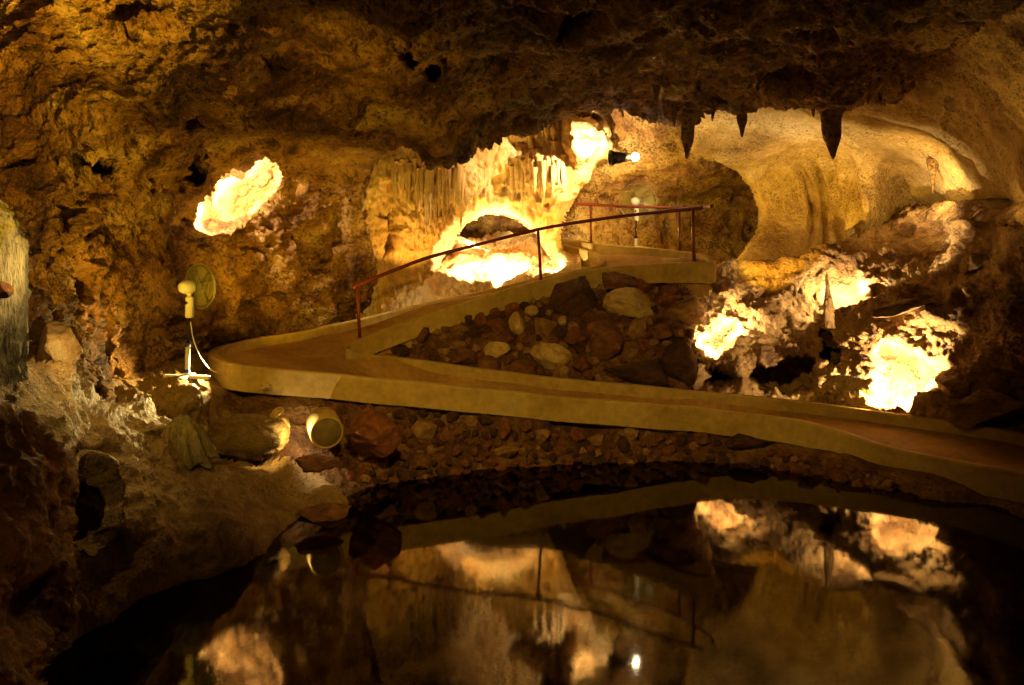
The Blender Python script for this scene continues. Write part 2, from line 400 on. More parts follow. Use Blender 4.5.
# right wall with two scooped alcoves
RC = [(700,150,17.4),(757,215,18.3),(740,180,18),(740,250,17.6),(800,195,18.6),(840,200,18.0),(820,150,17),(862,165,16.4),(858,205,16.6),(900,175,16.9),(948,185,15.3),(940,150,14.4),(900,215,17.2),(950,240,16.8),(1000,150,12.3),(1024,180,11.2),(700,275,16.2),(760,272,16.2),
 (850,240,17.0),(952,208,15.9),(760,130,16.4),(850,118,14.8),(900,112,13.8),(1000,0,9),(1024,60,9.4),(1200,100,8),(1350,200,6.5),(1200,300,8),(940,100,12.9),(960,60,11.5),(1024,-60,7.5),(1350,-60,5),(1024,300,12),(900,330,15.5),(760,330,16.5),(690,330,16.6)]
def d_right(P, X, Y):
    d = .12*fbm(P*.9, 3, .5, 140)+.03*fbm(P*5, 4, .6, 144, True)
    rr = np.hypot((X-742)/1.0, (Y-215)/1.15)             # curved scallop ribs concentric with the tube mouth
    band = sstep(55, 75, rr)*sstep(135, 118, rr)*sstep(150, 175, Y)*sstep(700, 760, X)
    d += band*.10*np.sin(rr*.42+1.2*fbm(P*.8, 2, .5, 150))
    w = sstep(880, 960, X)*sstep(190, 120, Y)
    d += w*(.10*fbm(P*A3([3, 3, 1.2]), 4, .6, 152, True))+pits(P, 5.0, (1, 1, 1), .55, .06, 156)
    return d
RPOLY = [(690,152),(712,158),(735,172),(750,190),(757,212),(754,236),(737,258),(700,274),(680,292),(680,330),(1350,330),(1350,-60),(940,-60),(700,60),(680,110)]
S4 = surface((676, 1352, -62, 332), 2, RC, d_right, c=26, jag=2.5, keep=RPOLY, curl=(.5, 10))
o = WR = make('wall_right', S4, M_right, None, (.5, 1.0, 0)); tag(o, kind='structure')

# broken slope under the right wall
SC = [(670,262,15.9),(700,276,15.9),(700,300,15.4),(700,340,15.0),(705,390,14.5),(700,425,14.2),(760,280,15.7),(760,330,14.9),(800,345,14.6),(760,395,14.3),(850,240,15.7),(850,290,14.6),(850,330,13.9),(850,405,13.4),(850,430,13.3),(900,290,13.8),(900,345,13.2),(910,408,12.6),
 (940,230,15.2),(965,208,14.0),(1000,212,12.4),(1024,200,11.4),(960,260,13.6),(1000,300,12),(1000,380,11.9),(1024,425,11.9),(1024,470,11.9),(1150,200,9),(1150,330,10),(1150,470,10.6),(1350,200,6.6),(1350,480,8),(940,370,12.8),(880,235,15.9)]
HOLLOW = [(699,358),(716,362),(738,368),(755,358),(775,364),(792,356),(806,350),(818,360),(824,378),(816,392),(760,392),(700,385)]
N6 = [(697,345),(700,336),(715,328),(722,320),(738,318),(742,330),(736,350),(724,362),(706,360)]
def d_slope(P, X, Y):
    d = .30*fbm(P*.9, 3, .5, 160)+.15*fbm(P*A3([1.6, 1.6, 3.2]), 5, .62, 164)+.05*fbm(P*8, 4, .65, 168)
    w1, w2, ci = worley(P*1.35, 170)
    d += .22*(.45-w1)+pits(P, 1.8, (1, 1, 1), .5, .25, 175)+.06*fbm(P*14, 3, .6, 178)
    return d*sstep(190, 208, Y+0*X)*1.0+(1-sstep(190, 208, Y))*.05*fbm(P*2, 3, .5, 164)
S5 = surface((664, 1352, 196, 482), 1.6, SC, d_slope, c=14, carve=[(HOLLOW, 1.6, 7), (N6, .75, 8), ([(818,330),(835,328),(848,350),(838,372),(822,362)],.35,7), ([(820,350),(840,352),(838,368),(824,366)],.6,5),
   ([(868,350),(884,338),(905,342),(925,352),(938,372),(936,402),(912,412),(880,410),(872,380)],.55,16)], keep=[(672,262),(700,268),(740,262),(800,262),(850,236),(880,226),(905,206),(950,202),(1000,198),(1352,190),(1352,482),(664,482),(664,268)], jag=3, curl=(.4, 9))
o = SLR = make('rock_slope_right', S5, M_slope, None, (0, .8, -.3)); tag(o, kind='structure')

# rubble bed between the two ramps
UC = [(340,350,14.7),(365,343,14.75),(420,330,15.0),(480,312,15.4),(540,297,15.9),(600,283,15.9),(660,276,15.4),(715,268,15.2),(720,300,15.3),(720,390,14.5),(700,392,14.35),(640,386,14.3),(560,379,14.3),(480,370,14.55),(400,359,14.9),(560,340,14.8),(640,330,14.9),(480,345,14.8),(690,350,14.8)]
UPOLY = [(348,350),(372,339),(420,322),(480,304),(540,287),(600,275),(660,269),(706,268),(712,290),(704,312),(697,330),(692,350),(694,375),(690,392),(640,387),(560,380),(520,375),(450,366),(400,359),(352,353)]
S6 = surface((338, 724, 262, 404), 1.6, UC, d_plain(.10, 1.2, .08, 2.6, .02, 0, 180), c=14, keep=UPOLY)
o = BED = make('rubble_bed', S6, M_bank); tag(o, kind='structure')

# lit floor behind the ramp, running in under the arch
FC = [(380,316,17.2),(400,308,17.5),(430,304,17.5),(470,292,17.9),(500,283,18),(540,275,17.8),(430,272,18.1),(500,256,18.8),(460,246,19.1),(520,243,19.6),(500,238,20.8),(565,264,18),(580,262,18),(600,300,17.6),(400,330,17.4),(500,310,17.8),(380,280,17.9),(560,240,20.5),(430,240,20.5)]
S7 = surface((380, 582, 236, 332), 1.5, FC, d_plain(.16, 1.1, .12, 3.0, .03, .1, 190), c=12)
o = FLS = make('floor_flowstone', S7, M_drip); tag(o, kind='structure')

# ground, left bank and embankment under the curb
EC = [(100,366,11.2),(100,374,10.6),(140,362,12.3),(185,364,12.5),(185,378,11.05),(186,390,10.4),(220,364,13),(222,386,11.6),(225,396,11.45),(262,392,12.1),(300,390,12.15),(400,402,12.25),(470,408,12.4),(540,416,12.5),(620,424,12.7),(700,429,12.9),(780,440,12.6),(841,453,11.8),(900,478,11.0),(960,492,10.5),(1024,503,10.1),(1160,530,9.2),
 (140,400,10.2),(150,440,10.1),(240,420,11.2),(240,448,10.8),(300,455,10.9),(340,470,11.0),(340,500,10.5),(400,482,11.3),(400,520,11.2),(500,470,12.0),(500,520,11.9),(600,466,12.2),(700,464,12.3),(700,520,12.2),(780,470,12.0),(850,484,11.3),(850,530,11.1),(940,503,10.4),(1024,519,9.8),(1024,560,9.6),(1160,570,8.6),
 (262,380,13),(350,378,13),(450,388,13),(560,398,13.3),(700,412,13.4),(841,436,12.4),(1024,478,10.8),(1160,500,10)]
EPOLY = [(90,355),(217,355),(224,372),(262,378),(300,383),(400,391),(480,398),(560,405),(690,417),(740,422),(796,429),(841,441),(891,458),(959,474),(1024,485),(1162,516),(1162,562),(90,562)]
EDGE = EPOLY[2:15]
_db = d_plain(.12, 1.1, .09, 2.8, .03, .1, 200)
S8 = surface((96, 1160, 356, 560), 2, EC, lambda P, X, Y: _db(P, X, Y)*(.1+.9*sstep(6, 30, pdist(EDGE, X, Y, False))), c=12, keep=EPOLY)
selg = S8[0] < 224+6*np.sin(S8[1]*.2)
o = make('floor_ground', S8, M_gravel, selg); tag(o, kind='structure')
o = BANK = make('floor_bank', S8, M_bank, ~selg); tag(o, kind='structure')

# pond bed
V = [(-14, 1, -.9), (16, 1, -.9), (16, 14, -.9), (-14, 14, -.9)]
xs = np.linspace(-14, 16, 61); ys = np.linspace(-1, 14, 31); X_, Y_ = np.meshgrid(xs, ys); Z_ = -.9+.15*fbm(np.stack([X_.ravel(), Y_.ravel(), 0*X_.ravel()], 1)*.8, 3, .5, 210).reshape(X_.shape)
P_ = np.stack([X_, Y_, Z_], 2); o = make('floor_pond', (X_, Y_, P_, np.ones(X_.shape, bool)), M_bank); tag(o, kind='structure')

# left slope with calcite skin, down to the waterline
LC = [(-200,330,5.2),(0,354,6.8),(30,356,7.2),(60,366,7.7),(85,378,8.3),(110,392,8.9),(150,402,9.3),(185,418,9.5),(215,446,9.7),(245,458,10.1),(290,470,10.4),(335,505,10.2),(350,525,9.9),(-200,430,4.7),(0,420,6.2),(60,440,6.9),(110,450,7.7),(120,420,8.2),(180,470,8.5),(240,490,9.1),(300,510,9.6),
 (100,500,7.1),(200,525,8.2),(250,560,8.3),(150,595,7.4),(60,645,6.5),(0,700,5.8),(60,560,6.3),(-200,600,4.5),(100,680,6.8),(200,640,7.8),(300,600,9.2),(0,560,5.9),(340,560,9.6),(-200,800,4.5),(0,800,5.6),(150,780,7)]
LPOLY = [(-200,338),(-60,346),(0,352),(30,354),(60,365),(85,377),(110,390),(150,400),(175,410),(192,424),(204,444),(225,454),(255,458),(290,468),(322,480),(345,500),(352,530),(352,700),(200,798),(-200,798)]
def d_lslope(P, X, Y):
    d = .22*fbm(P*1.0, 3, .5, 220)+.06*fbm(P*2.6, 4, .55, 224)+.016*fbm(P*17, 3, .6, 228)
    w1, w2, ci = worley(P*1.7, 230)
    d += .30*(.45-worley(P*1.15, 231)[0])+.10*(.45-w1)+.05*fbm(P*7, 3, .6, 233)
    fl = sstep(160, 180, X)*sstep(225, 205, X)*sstep(460, 440, Y)
    d += fl*.0*np.sin(X*.55+3*fbm(P*1.5, 2, .5, 236))
    return d
S9 = surface((-200, 354, 330, 800), 2, LC, d_lslope, c=14, keep=LPOLY, jag=3, curl=(.5, 12), carve=[([(144,430),(165,427),(170,444),(150,452)],.3,9), ([(68,476),(96,470),(112,490),(108,530),(84,545),(66,520)],.7,16), ([(100,520),(160,530),(150,570),(90,600),(70,560)],.12,25)])
o = make('rock_bank_left', S9, M_gravel, None, (-.5, .8, -.8)); tag(o, kind='structure')

# near boulder mass at the left edge
NC = [(-200,380,3.6),(0,405,4.5),(30,425,4.75),(60,455,4.95),(76,480,5.1),(70,510,5.05),(85,590,5.1),(0,480,4.25),(35,490,4.5),(20,560,4.2),(50,560,4.6),(0,640,3.95),(40,690,4.2),(-200,600,3.2),(-200,900,3.1),(0,800,3.8),(80,800,4.6),(30,620,4.5)]
NPOLY = [(-200,360),(-40,392),(0,406),(20,412),(42,432),(60,455),(76,478),(74,496),(66,510),(72,540),(78,566),(80,590),(70,612),(52,632),(42,650),(38,676),(44,700),(60,800),(60,898),(-200,898)]
def d_near(P, X, Y):
    return .10*fbm(P*1.6, 3, .5, 240)+.09*fbm(P*4.2*A3([1, 1, .55]), 4, .55, 244, True)+.008*fbm(P*30, 2, .6, 248)+.06*(.45-worley(P*3, 249)[0])
S10 = surface((-200, 90, 356, 900), 2, NC, d_near, c=12, keep=NPOLY, jag=3, curl=(.35, 14))
o = make('rock_ledge_left', S10, M_fg, None, (-.9, .7, -.3)); tag(o, kind='structure')

# ------------------------------------------------------------------ pond
def water():
    m = bpy.data.materials.new('pond_water'); m.use_nodes = True
    nt = m.node_tree; N = nt.nodes; L = nt.links
    for n in list(N): N.remove(n)
    out = N.new('ShaderNodeOutputMaterial'); gl = N.new('ShaderNodeBsdfGlossy'); tr = N.new('ShaderNodeBsdfTransparent'); mx = N.new('ShaderNodeMixShader'); fr = N.new('ShaderNodeFresnel')
    fr.inputs['IOR'].default_value = 1.36; gl.inputs['Roughness'].default_value = .045; gl.inputs['Color'].default_value = (1, .92, .78, 1)
    tr.inputs['Color'].default_value = (.16, .09, .035, 1)
    tc = N.new('ShaderNodeTexCoord'); n = N.new('ShaderNodeTexNoise'); n.inputs['Scale'].default_value = 2.2; n.inputs['Detail'].default_value = 2; L.new(tc.outputs['Object'], n.inputs['Vector'])
    bp = N.new('ShaderNodeBump'); bp.inputs['Strength'].default_value = .05; bp.inputs['Distance'].default_value = .02; L.new(n.outputs['Fac'], bp.inputs['Height'])
    L.new(bp.outputs[0], gl.inputs['Normal']); L.new(bp.outputs[0], fr.inputs['Normal'])
    L.new(fr.outputs[0], mx.inputs[0]); L.new(tr.outputs[0], mx.inputs[1]); L.new(gl.outputs[0], mx.inputs[2]); L.new(mx.outputs[0], out.inputs[0])
    return m
xs = np.linspace(-14, 16, 11); ys = np.linspace(14, -1, 7); X_, Y_ = np.meshgrid(xs, ys)
o = make('pond_water', (X_, Y_, np.stack([X_, Y_, 0*X_], 2), np.ones(X_.shape, bool)), water()); tag(o, 'still dark brown pool reflecting the lit cave, below the curbed walkway', 'pool', kind='stuff')

# ------------------------------------------------------------------ walkway
def curve(pts, n=12):
    """Catmull-Rom through W() points"""
    Q = np.array([W(*p) for p in pts]); Q = np.vstack([2*Q[0]-Q[1], Q, 2*Q[-1]-Q[-2]]); R = []
    for i in range(1, len(Q)-2):
        p0, p1, p2, p3 = Q[i-1:i+3]
        for k in range(n):
            t = k/n
            R.append(.5*((2*p1)+(-p0+p2)*t+(2*p0-5*p1+4*p2-p3)*t*t+(-p0+3*p1-3*p2+p3)*t**3))
    R.append(Q[-2]); return np.array(R)
outer = [(1180,520,8.7),(1100,493,9.4),(1024,471,10.05),(959,461,10.7),(891,447,11.3),(841,431,11.9),(796,419,12.4),(740,412,12.7),(690,407,12.75),(620,401,12.55),(560,396,12.45),(480,388,12.25),(400,380,12.15),(330,373,12.05),(270,368,11.8),(235,363,11.6),(218,357,11.9),(213,352,12.5),(219,347,13.1),(233,343,13.7),(262,337,14.4),(300,331,15.0),(354,320,16.1),(430,302,16.9),(486,290,17.1),(541,277,16.8),(571,271,16.4),(590,267,16.2),(602,261,16.6),(600,255,17.2),(588,250,18),(565,244,19)]
far = [(540,237,20.5),(565,239,19.6),(595,243,17.9),(630,246,17.1),(665,249,16.4),(695,253,15.7),(708,257,15.1),(712,260,14.8),(707,262.5,14.5),(690,262,14.6),(660,262.5,15.1),(630,265,15.5),(600,268,15.8),(570,273,15.95),(540,280,15.9),(510,288,15.6),(480,297,15.3),(450,306,15.1),(420,315,14.9),(395,324,14.75),(370,334,14.6),(352,342,14.4),(346,347,14.3),(352,351,14.35),(372,354,14.55),(400,357,14.6),(450,364,14.4),(520,373,14.1),(560,378,13.9),(640,385,13.9),(700,391,13.9),(780,399,13.6),(850,407,13.0),(950,421,12.2),(1024,433,11.6),(1120,455,10.8),(1200,470,10.1)]
c_out = curve(outer, 8); c_far = curve(far, 8)
def resample(Q, step):
    s = np.r_[0, np.cumsum(np.linalg.norm(np.diff(Q, axis=0), axis=1))]
    t = np.arange(0, s[-1], step); return np.stack([np.interp(t, s, Q[:, k]) for k in range(3)], 1)
def curb(name, Q, label, h=.36, w=.15, gaps=()):
    Q = resample(Q, .09)
    T = np.gradient(Q, axis=0); T[:, 2] = 0; T /= np.linalg.norm(T, axis=1, keepdims=True)
    Nn = np.stack([-T[:, 1], T[:, 0], 0*T[:, 0]], 1)
    prof = [(-.5, -1), (-.5, -.10), (-.42, -.035), (-.3, 0), (.3, 0), (.42, -.035), (.5, -.10), (.5, -1)]
    V = []; Fc = []; k = len(prof); wob = .010*vnoise(Q*1.4, 300)
    for i in range(len(Q)):
        for a, b in prof:
            V.append(Q[i]+Nn[i]*a*w*(1+wob[i])+np.array([0, 0, b*(h if b == -1 else .3)+wob[i]]))
    for i in range(len(Q)-1):
        if i in gaps: continue
        for j in range(k):
            l = (j+1) % k
            Fc.append((i*k+j, (i+1)*k+j, (i+1)*k+l, i*k+l))
    Fc.append(tuple(range(k))); Fc.append(tuple((len(Q)-1)*k+j for j in range(k)))
    o = mesh_obj(name, V, Fc, M_curb, None, False); tag(o, label, 'curb', kind='structure')
    return o
curb('walkway_curb', c_out, 'low cement curb along the pool side of the walkway, round the hairpin and up its wall side', .38)
curb('walkway_curb', c_far, 'low cement curb round the rubble between the two walkway legs and the upper landing', .38)
loop = np.vstack([c_out, c_far])
x0, y0 = loop[:, :2].min(0); x1, y1 = loop[:, :2].max(0)
xs = np.arange(x0, x1, .05); ys = np.arange(y0, y1, .05); X_, Y_ = np.meshgrid(xs, ys)
pts = np.vstack([resample(c_out, .5), resample(c_far, .5)])
Z_ = rbf([tuple(p) for p in pts], X_, Y_, .4, .3)-.16
Z_ = Z_+.008*fbm(np.stack([X_.ravel(), Y_.ravel(), 0*X_.ravel()], 1)*2.2, 4, .5, 310).reshape(X_.shape)
K_ = inside([tuple(p[:2]) for p in loop], X_, Y_)
o = make('walkway', (X_, Y_, np.stack([X_, Y_, Z_], 2), K_), M_path, None, (0, 0, -.25), (1.0,), 0); tag(o, kind='structure')

# ------------------------------------------------------------------ railings
def rail(name, label, top, posts, r=.034):
    t = empty(name, posts[0][1]); base = np.array(posts[0][1])
    Q = curve(top, 5)-base
    MB().tube(Q, r, 10).build('top_rail', M_rust, t, True)
    for a, b in posts:
        a = np.array(a)-base; b = np.array(b)-base
        po = MB().tube([b, (a+b)/2, a], .030, 10).build('post', M_rust, t, True)
        MB().lathe([(.05, 0), (.05, .012), (.03, .018)], b, (0, 0, 1), 16).build('post_base', M_rust, po)
    return tag(t, label, 'railing')
rail('handrail', 'rust red handrail rising along the upper ramp above the rubble', [(353,288,14.5),(362,283,14.6),(400,268,15.0),(430,257,15.2),(480,244,15.5),(540,229,15.9),(600,219,15.7),(650,213,15.1),(693,209,14.7),(703,208,14.6)],
     [(W(357,287,14.55), W(360,338,14.5)), (W(538,230,15.9), W(541,280,15.9)), (W(693,209,14.65), W(694,261.5,14.6))])
rail('handrail', 'rust red handrail on the far side of the upper landing', [(560,203,19.0),(590,204.5,17.95),(630,206.5,17.2),(679,208,16.1),(706,207,15.3),(712,206,15.0)],
     [(W(591,205,17.95), W(591,243,17.95)), (W(679,208,16.1), W(680,251,16.05))])

# ------------------------------------------------------------------ pedestal fans
def rotm(ax):                       # frame whose z axis is ax
    z = np.array(ax, float); z /= np.linalg.norm(z); u = np.array([0, 0, 1.0]); x = np.cross(u, z); x /= np.linalg.norm(x); y = np.cross(z, x)
    return np.stack([x, y, z], 1)
def fan(label, base, H, R, ax, cord=None, box_dir=0, tape=False, foot=.32):
    t = empty('pedestal_fan', base)
    o = MB()
    o.box((0, 0, .03), (foot*2, .07, .05), None, .008); o.box((0, 0, .03), (.07, foot*1.5, .045), None, .008); o.build('cross_foot', M_white, t)
    lp = MB().tube([(0, 0, .05), (0, 0, H*.30)], .033, 14).lathe([(.05, 0), (.05, .03), (.035, .05)], (0, 0, .05)).build('lower_pole', M_white, t, True)
    MB().tube([(0, 0, H*.30), (.0, 0, H*.56)], .018, 12).lathe([(.038, -.02), (.038, .03), (.02, .05)], (0, 0, H*.30)).build('upper_pole', M_dark, t, True)
    if tape:
        MB().lathe([(.04, 0), (.045, .03), (.04, .09)], (0, 0, .04)).build('tape_wrap', M_blue, lp, True)
        MB().lathe([(.042, 0), (.042, .035)], (0, 0, H*.30+.0)).build('tape_wrap', M_blue, lp, True)
    cb = MB().box((.01, 0, H*.64), (.10, .10, H*.19), None, .018).build('control_box', M_white, t)
    MB().lathe([(.02, 0), (.022, .01), (.0, .012)], (-.02, -.05, H*.68), (0, -1, 0), 14).build('knob', M_dark, cb)
    hc = np.array([.0, 0, H*.82]); a = np.array(ax, float); a /= np.linalg.norm(a)
    MB().tube([(0, 0, H*.73), (0, 0, H*.78)], .03, 12).box((0, 0, H*.775), (.07, .09, .07), None, .01).build('neck', M_white, t, True)
    mot = MB().lathe([(.02, -.15), (.06, -.145), (.085, -.10), (.092, -.04), (.088, .03), (.075, .05), (.03, .055)], hc, a, 28).build('motor_housing', M_white, t, True)
    fc = hc+a*.17
    Rm = rotm(a)
    def ring(mb, r, off, w=.003, n=56):
        pts = [fc+Rm@np.array([r*math.cos(q), r*math.sin(q), off]) for q in np.linspace(0, 2*math.pi, n, endpoint=False)]
        mb.tube(pts, w, 5, closed=True)
    for nm, sgn in (('rear_guard', -1), ('front_guard', 1)):
        g = MB()
        ring(g, R, sgn*.008, .008)
        for rr, of in ((R*.82, .062), (R*.62, .083), (R*.42, .095), (R*.24, .10)): ring(g, rr, sgn*of, .0028, 40)
        for k in range(60):
            q = 2*math.pi*k/60
            pr = [fc+Rm@np.array([r*math.cos(q+tw), r*math.sin(q+tw), sgn*of]) for r, of, tw in ((R*.18, .10, 0), (R*.62, .083, .06), (R*.85, .058, .1), (R, .008, .12))]
            g.tube(pr, .0022, 4, cap=False)
        g.build(nm, M_wire, t)
    MB().lathe([(R*.19, .098), (R*.19, .104), (R*.1, .112), (0, .114)], fc, a, 24).build('guard_badge', M_white, t, True)
    b = MB()
    b.lathe([(.05, -.05), (.05, .03), (.03, .05), (0, .055)], fc, a, 20)
    for k in range(4):
        V = []; Fc = []; q0 = k*math.pi/2
        nr, na = 7, 9
        for side in (-.002, .002):
            for i in range(nr):
                r = .04+(R*.88-.04)*i/(nr-1)
                for j in range(na):
                    s = j/(na-1)-.5; wd = .55+.55*math.sin(min(1, i/(nr-1)*1.15)*math.pi*.62)
                    q = q0+s*wd+.18*i/(nr-1)
                    V.append(fc+Rm@np.array([r*math.cos(q), r*math.sin(q), side-.05*s+.012]))
        m = nr*na
        for i in range(nr-1):
            for j in range(na-1):
                p = i*na+j
                Fc.append((p, p+1, p+na+1, p+na)); Fc.append((m+p, m+p+na, m+p+na+1, m+p+1))
        for j in range(na-1): p = (nr-1)*na+j; Fc.append((p, p+1, m+p+1, m+p))
        b.add(V, Fc)
    b.build('blade_rotor', M_greenp, t, True)
    if cord is not None:
        pts = np.array([W(*p) for p in cord])-np.array(base)
        Q = np.vstack([2*pts[0]-pts[1], pts, 2*pts[-1]-pts[-2]]); C_ = []
        for i in range(1, len(Q)-2):
            for k in range(8):
                s = k/8; p0, p1, p2, p3 = Q[i-1:i+3]
                C_.append(.5*((2*p1)+(-p0+p2)*s+(2*p0-5*p1+4*p2-p3)*s*s+(-p0+3*p1-3*p2+p3)*s**3))
        C_.append(pts[-1]); MB().tube(C_, .008, 6).build('power_cord', M_white, t, True)
    return tag(t, label, 'fan')
fb = W(187, 379, 11.05)
f1 = fan('white pedestal fan with blue tape on its stand, on lit ground by the hairpin curb', fb, 1.55, .315, (.5, .85, .04), [(189,322,11.0),(192,338,11.1),(199,355,11.2),(208,367,11.3),(216,372,11.4),(221,374,11.5)], tape=True)
f1.rotation_euler = (0, math.radians(1.6), 0)
f2 = fan('pedestal fan with a white pole standing behind the upper landing railing', (W(636,250,17.6)[0], 17.6, 3.08), 1.52, .42, (.4, .9, .05))

# ------------------------------------------------------------------ lamps
def emis(name, col, s):
    m = bpy.data.materials.new(name); m.use_nodes = True; nt = m.node_tree
    for n in list(nt.nodes): nt.nodes.remove(n)
    o = nt.nodes.new('ShaderNodeOutputMaterial'); e = nt.nodes.new('ShaderNodeEmission'); e.inputs[0].default_value = col; e.inputs[1].default_value = s
    nt.links.new(e.outputs[0], o.inputs[0]); return m
M_bulb = emis('lit_bulb', (1, .82, .5, 1), 60)
WARM = (1, .62, .11); GOLD = (1, .64, .08); AMB = (1, .61, .04); PALE = (1, .70, .22)
def point(p, P, col=WARM, r=.0):
    l = bpy.data.lights.new('lamp_light', 'POINT'); l.energy = P; l.color = col; l.shadow_soft_size = r
    o = bpy.data.objects.new('lamp_light', l); o.location = W(*p); COL.objects.link(o); return o
def spot(p, q, P, ang, col=WARM, r=.0, blend=.5):
    from mathutils import Vector
    l = bpy.data.lights.new('spot_light', 'SPOT'); l.energy = P; l.color = col; l.shadow_soft_size = r; l.spot_size = math.radians(ang); l.spot_blend = blend
    o = bpy.data.objects.new('spot_light', l); a = Vector(W(*p)); o.location = a; o.rotation_euler = (Vector(W(*q))-a).to_track_quat('-Z', 'Y').to_euler(); COL.objects.link(o); return o

# visible floodlight high by the column crown
bp_ = np.array(W(635, 157, 16.3)); t = empty('floodlight', tuple(bp_))
MB().lathe([(.04, -.05), (.07, .0), (.09, .12), (.13, .34), (.17, .46), (.16, .46), (.10, .30), (.04, .12)], (-.06, .02, 0), (-.95, -.12, -.05), 24).build('lamp_housing', M_dark, t, True)
MB().lathe([(0, -.09), (.06, -.065), (.09, 0), (.06, .065), (0, .09)], (0, 0, 0), (.62, -.78, 0), 20).build('bulb', M_bulb, t, True)
MB().tube([(-.10, .12, 0), (-.12, .30, .12), (-.1, .7, .25)], .014, 8).build('bracket', M_dark, t, True)
tag(t, 'small dark floodlight with a glaring bulb, high beside the bright column crown', 'lamp')

# ------------------------------------------------------------------ loose stones
def ico(sub):
    import bmesh
    bm = bmesh.new(); bmesh.ops.create_icosphere(bm, subdivisions=sub, radius=1)
    V = np.array([v.co[:] for v in bm.verts]); Fc = np.array([[v.index for v in f.verts] for f in bm.faces]); bm.free(); return V, Fc
IV, IF = ico(4); JV, JF = ico(5)
def stone_mesh(seed, sub=4, cuts=12, rough=.09):
    V, Fc = (IV, IF) if sub == 4 else (JV, JF)
    r = np.random.default_rng(seed); V = V.copy()
    for k in range(cuts):
        n = r.normal(size=3); n /= np.linalg.norm(n); h = r.uniform(.45, .8)
        d = V@n; m = d > h; V[m] -= np.outer((d[m]-h)*.92, n)
    V = V*(1+.16*fbm(V*1.1+seed, 2, .5, seed)+rough*fbm(V*3.2+seed, 4, .6, seed+3, True))[:, None]
    me = bpy.data.meshes.new('stone'); me.vertices.add(len(V)); me.vertices.foreach_set('co', V.astype(np.float32).ravel())
    me.loops.add(Fc.size); me.loops.foreach_set('vertex_index', Fc.astype(np.int32).ravel()); me.polygons.add(len(Fc))
    me.polygons.foreach_set('loop_start', np.arange(0, Fc.size, 3, dtype=np.int32)); me.polygons.foreach_set('loop_total', np.full(len(Fc), 3, np.int32)); me.update(calc_edges=True)
    me.polygons.foreach_set('use_smooth', [True]*len(Fc)); return me
LIB = {}
for cn in STONES:
    LIB[cn] = []
    for k in range(5):
        me = stone_mesh(500+k*13+len(cn)*7); me.materials.append(STONES[cn]); LIB[cn].append(me)
def stone(px, py, D, rx, rz, cn, label, group, rot=0, k=None, ry=None, name='stone', cat='stone', big=False, mat=None, cuts=14):
    """rx, rz: half width and half height in px at depth D"""
    if big or mat:
        me = stone_mesh(900+int(px)*3+int(py), 5, cuts, .11); me.materials.append(mat or STONES[cn])
    else: me = LIB[cn][(k if k is not None else random.randrange(5))]
    o = bpy.data.objects.new(name, me); COL.objects.link(o)
    s = D/F; o.location = W(px, py, D); o.scale = (rx*s*1.12, (ry or (rx+rz)/2)*s*1.1, rz*s*1.12)
    o.rotation_euler = (0, math.radians(rot), 0)
    tag(o, label, cat, group); return o
from mathutils import Vector
from mathutils.bvhtree import BVHTree
def bvh(o): return BVHTree.FromPolygons([v.co for v in o.data.vertices], [p.vertices for p in o.data.polygons])
CAMP = Vector((0, 0, CZ))
def depth_at(tree, px, py):
    d = Vector(W(px, py, 1.0))-CAMP
    hit = tree.ray_cast(CAMP, d.normalized(), 60)
    return hit[0].y if hit[0] is not None else None
UC = bvh(BED); EC = bvh(BANK)
KEY = [ # px, py, rx, rz, colour, label, rot
 (572,298,34,27,'dark','large dark rounded boulder against the upper curb, biggest in the rubble',-8),
 (634,307,27,15,'pale','broad pale yellow boulder in the upper rubble, right of the dark boulder',8),
 (684,314,23,14,'tan','smooth tan oval boulder high in the rubble near the landing',-6),
 (546,356,22,15,'pale','pale angular boulder with a pointed lower corner near the lower curb',12),
 (497,350,13,11,'pale','pale cream angular stone low in the rubble, left of the pointed pale boulder',0),
 (518,327,10,14,'pale','upright pale yellow stone below the upper ramp curb in mid rubble',-20),
 (545,328,13,14,'tan','tan angular stone touching the left side of the dark boulder',25),
 (575,340,15,11,'reddish','red brown stone below the large dark boulder',-10),
 (608,343,22,20,'brown','rough brown boulder below the broad pale boulder',10),
 (636,330,9,16,'tan','narrow upright tan stone under the broad pale boulder',8),
 (661,333,16,8,'brown','flat brown slab below the smooth tan oval boulder',2),
 (581,366,11,11,'reddish','round dark red stone just above the lower curb',0),
 (663,300,12,11,'reddish','reddish round stone between the pale boulder and the tan oval boulder',0),
 (620,283,24,10,'brown','long brown boulder under the landing curb',5),
 (690,280,20,6,'pale','thin pale slab lying under the end of the landing curb',-6),
 (700,290,12,14,'tan','tan ribbed boulder below the end of the landing',0),
 (521,369,15,12,'brown','brown stone against the lower curb below the cream angular stone',-15),
 (489,367,17,10,'brown','low brown block resting on the lower curb in the left rubble',10),
 (563,322,6,6,'pale','small pale stone at the foot of the dark boulder',0),
 (532,312,7,6,'pale','small pale round stone beside the dark boulder near the upper curb',0),
 (458,345,8,6,'tan','small tan stone in the narrow left part of the rubble',0),
 (444,352,9,6,'tan','tan flat stone close to the lower curb at the narrow end of the rubble',0),
 (640,372,38,14,'dark','long dark ledge of rock just above the lower curb under the rubble',3),
 (676,366,18,22,'dark','dark rock hump beside the lit hollow of the right slope',0)]
placed = []
for (px, py, rx, rz, cn, lb, rot) in KEY:
    big = rx >= 20
    stone(px, py, (depth_at(UC, px, py) or depth_at(UC, px, py+8) or 14.6)-.006*min(rx, rz), rx, rz, cn, lb, None, rot, name='boulder' if big else 'stone', cat='boulder' if big else 'stone', big=big)
    placed.append((px, py, (rx*rz)**.5*.85))
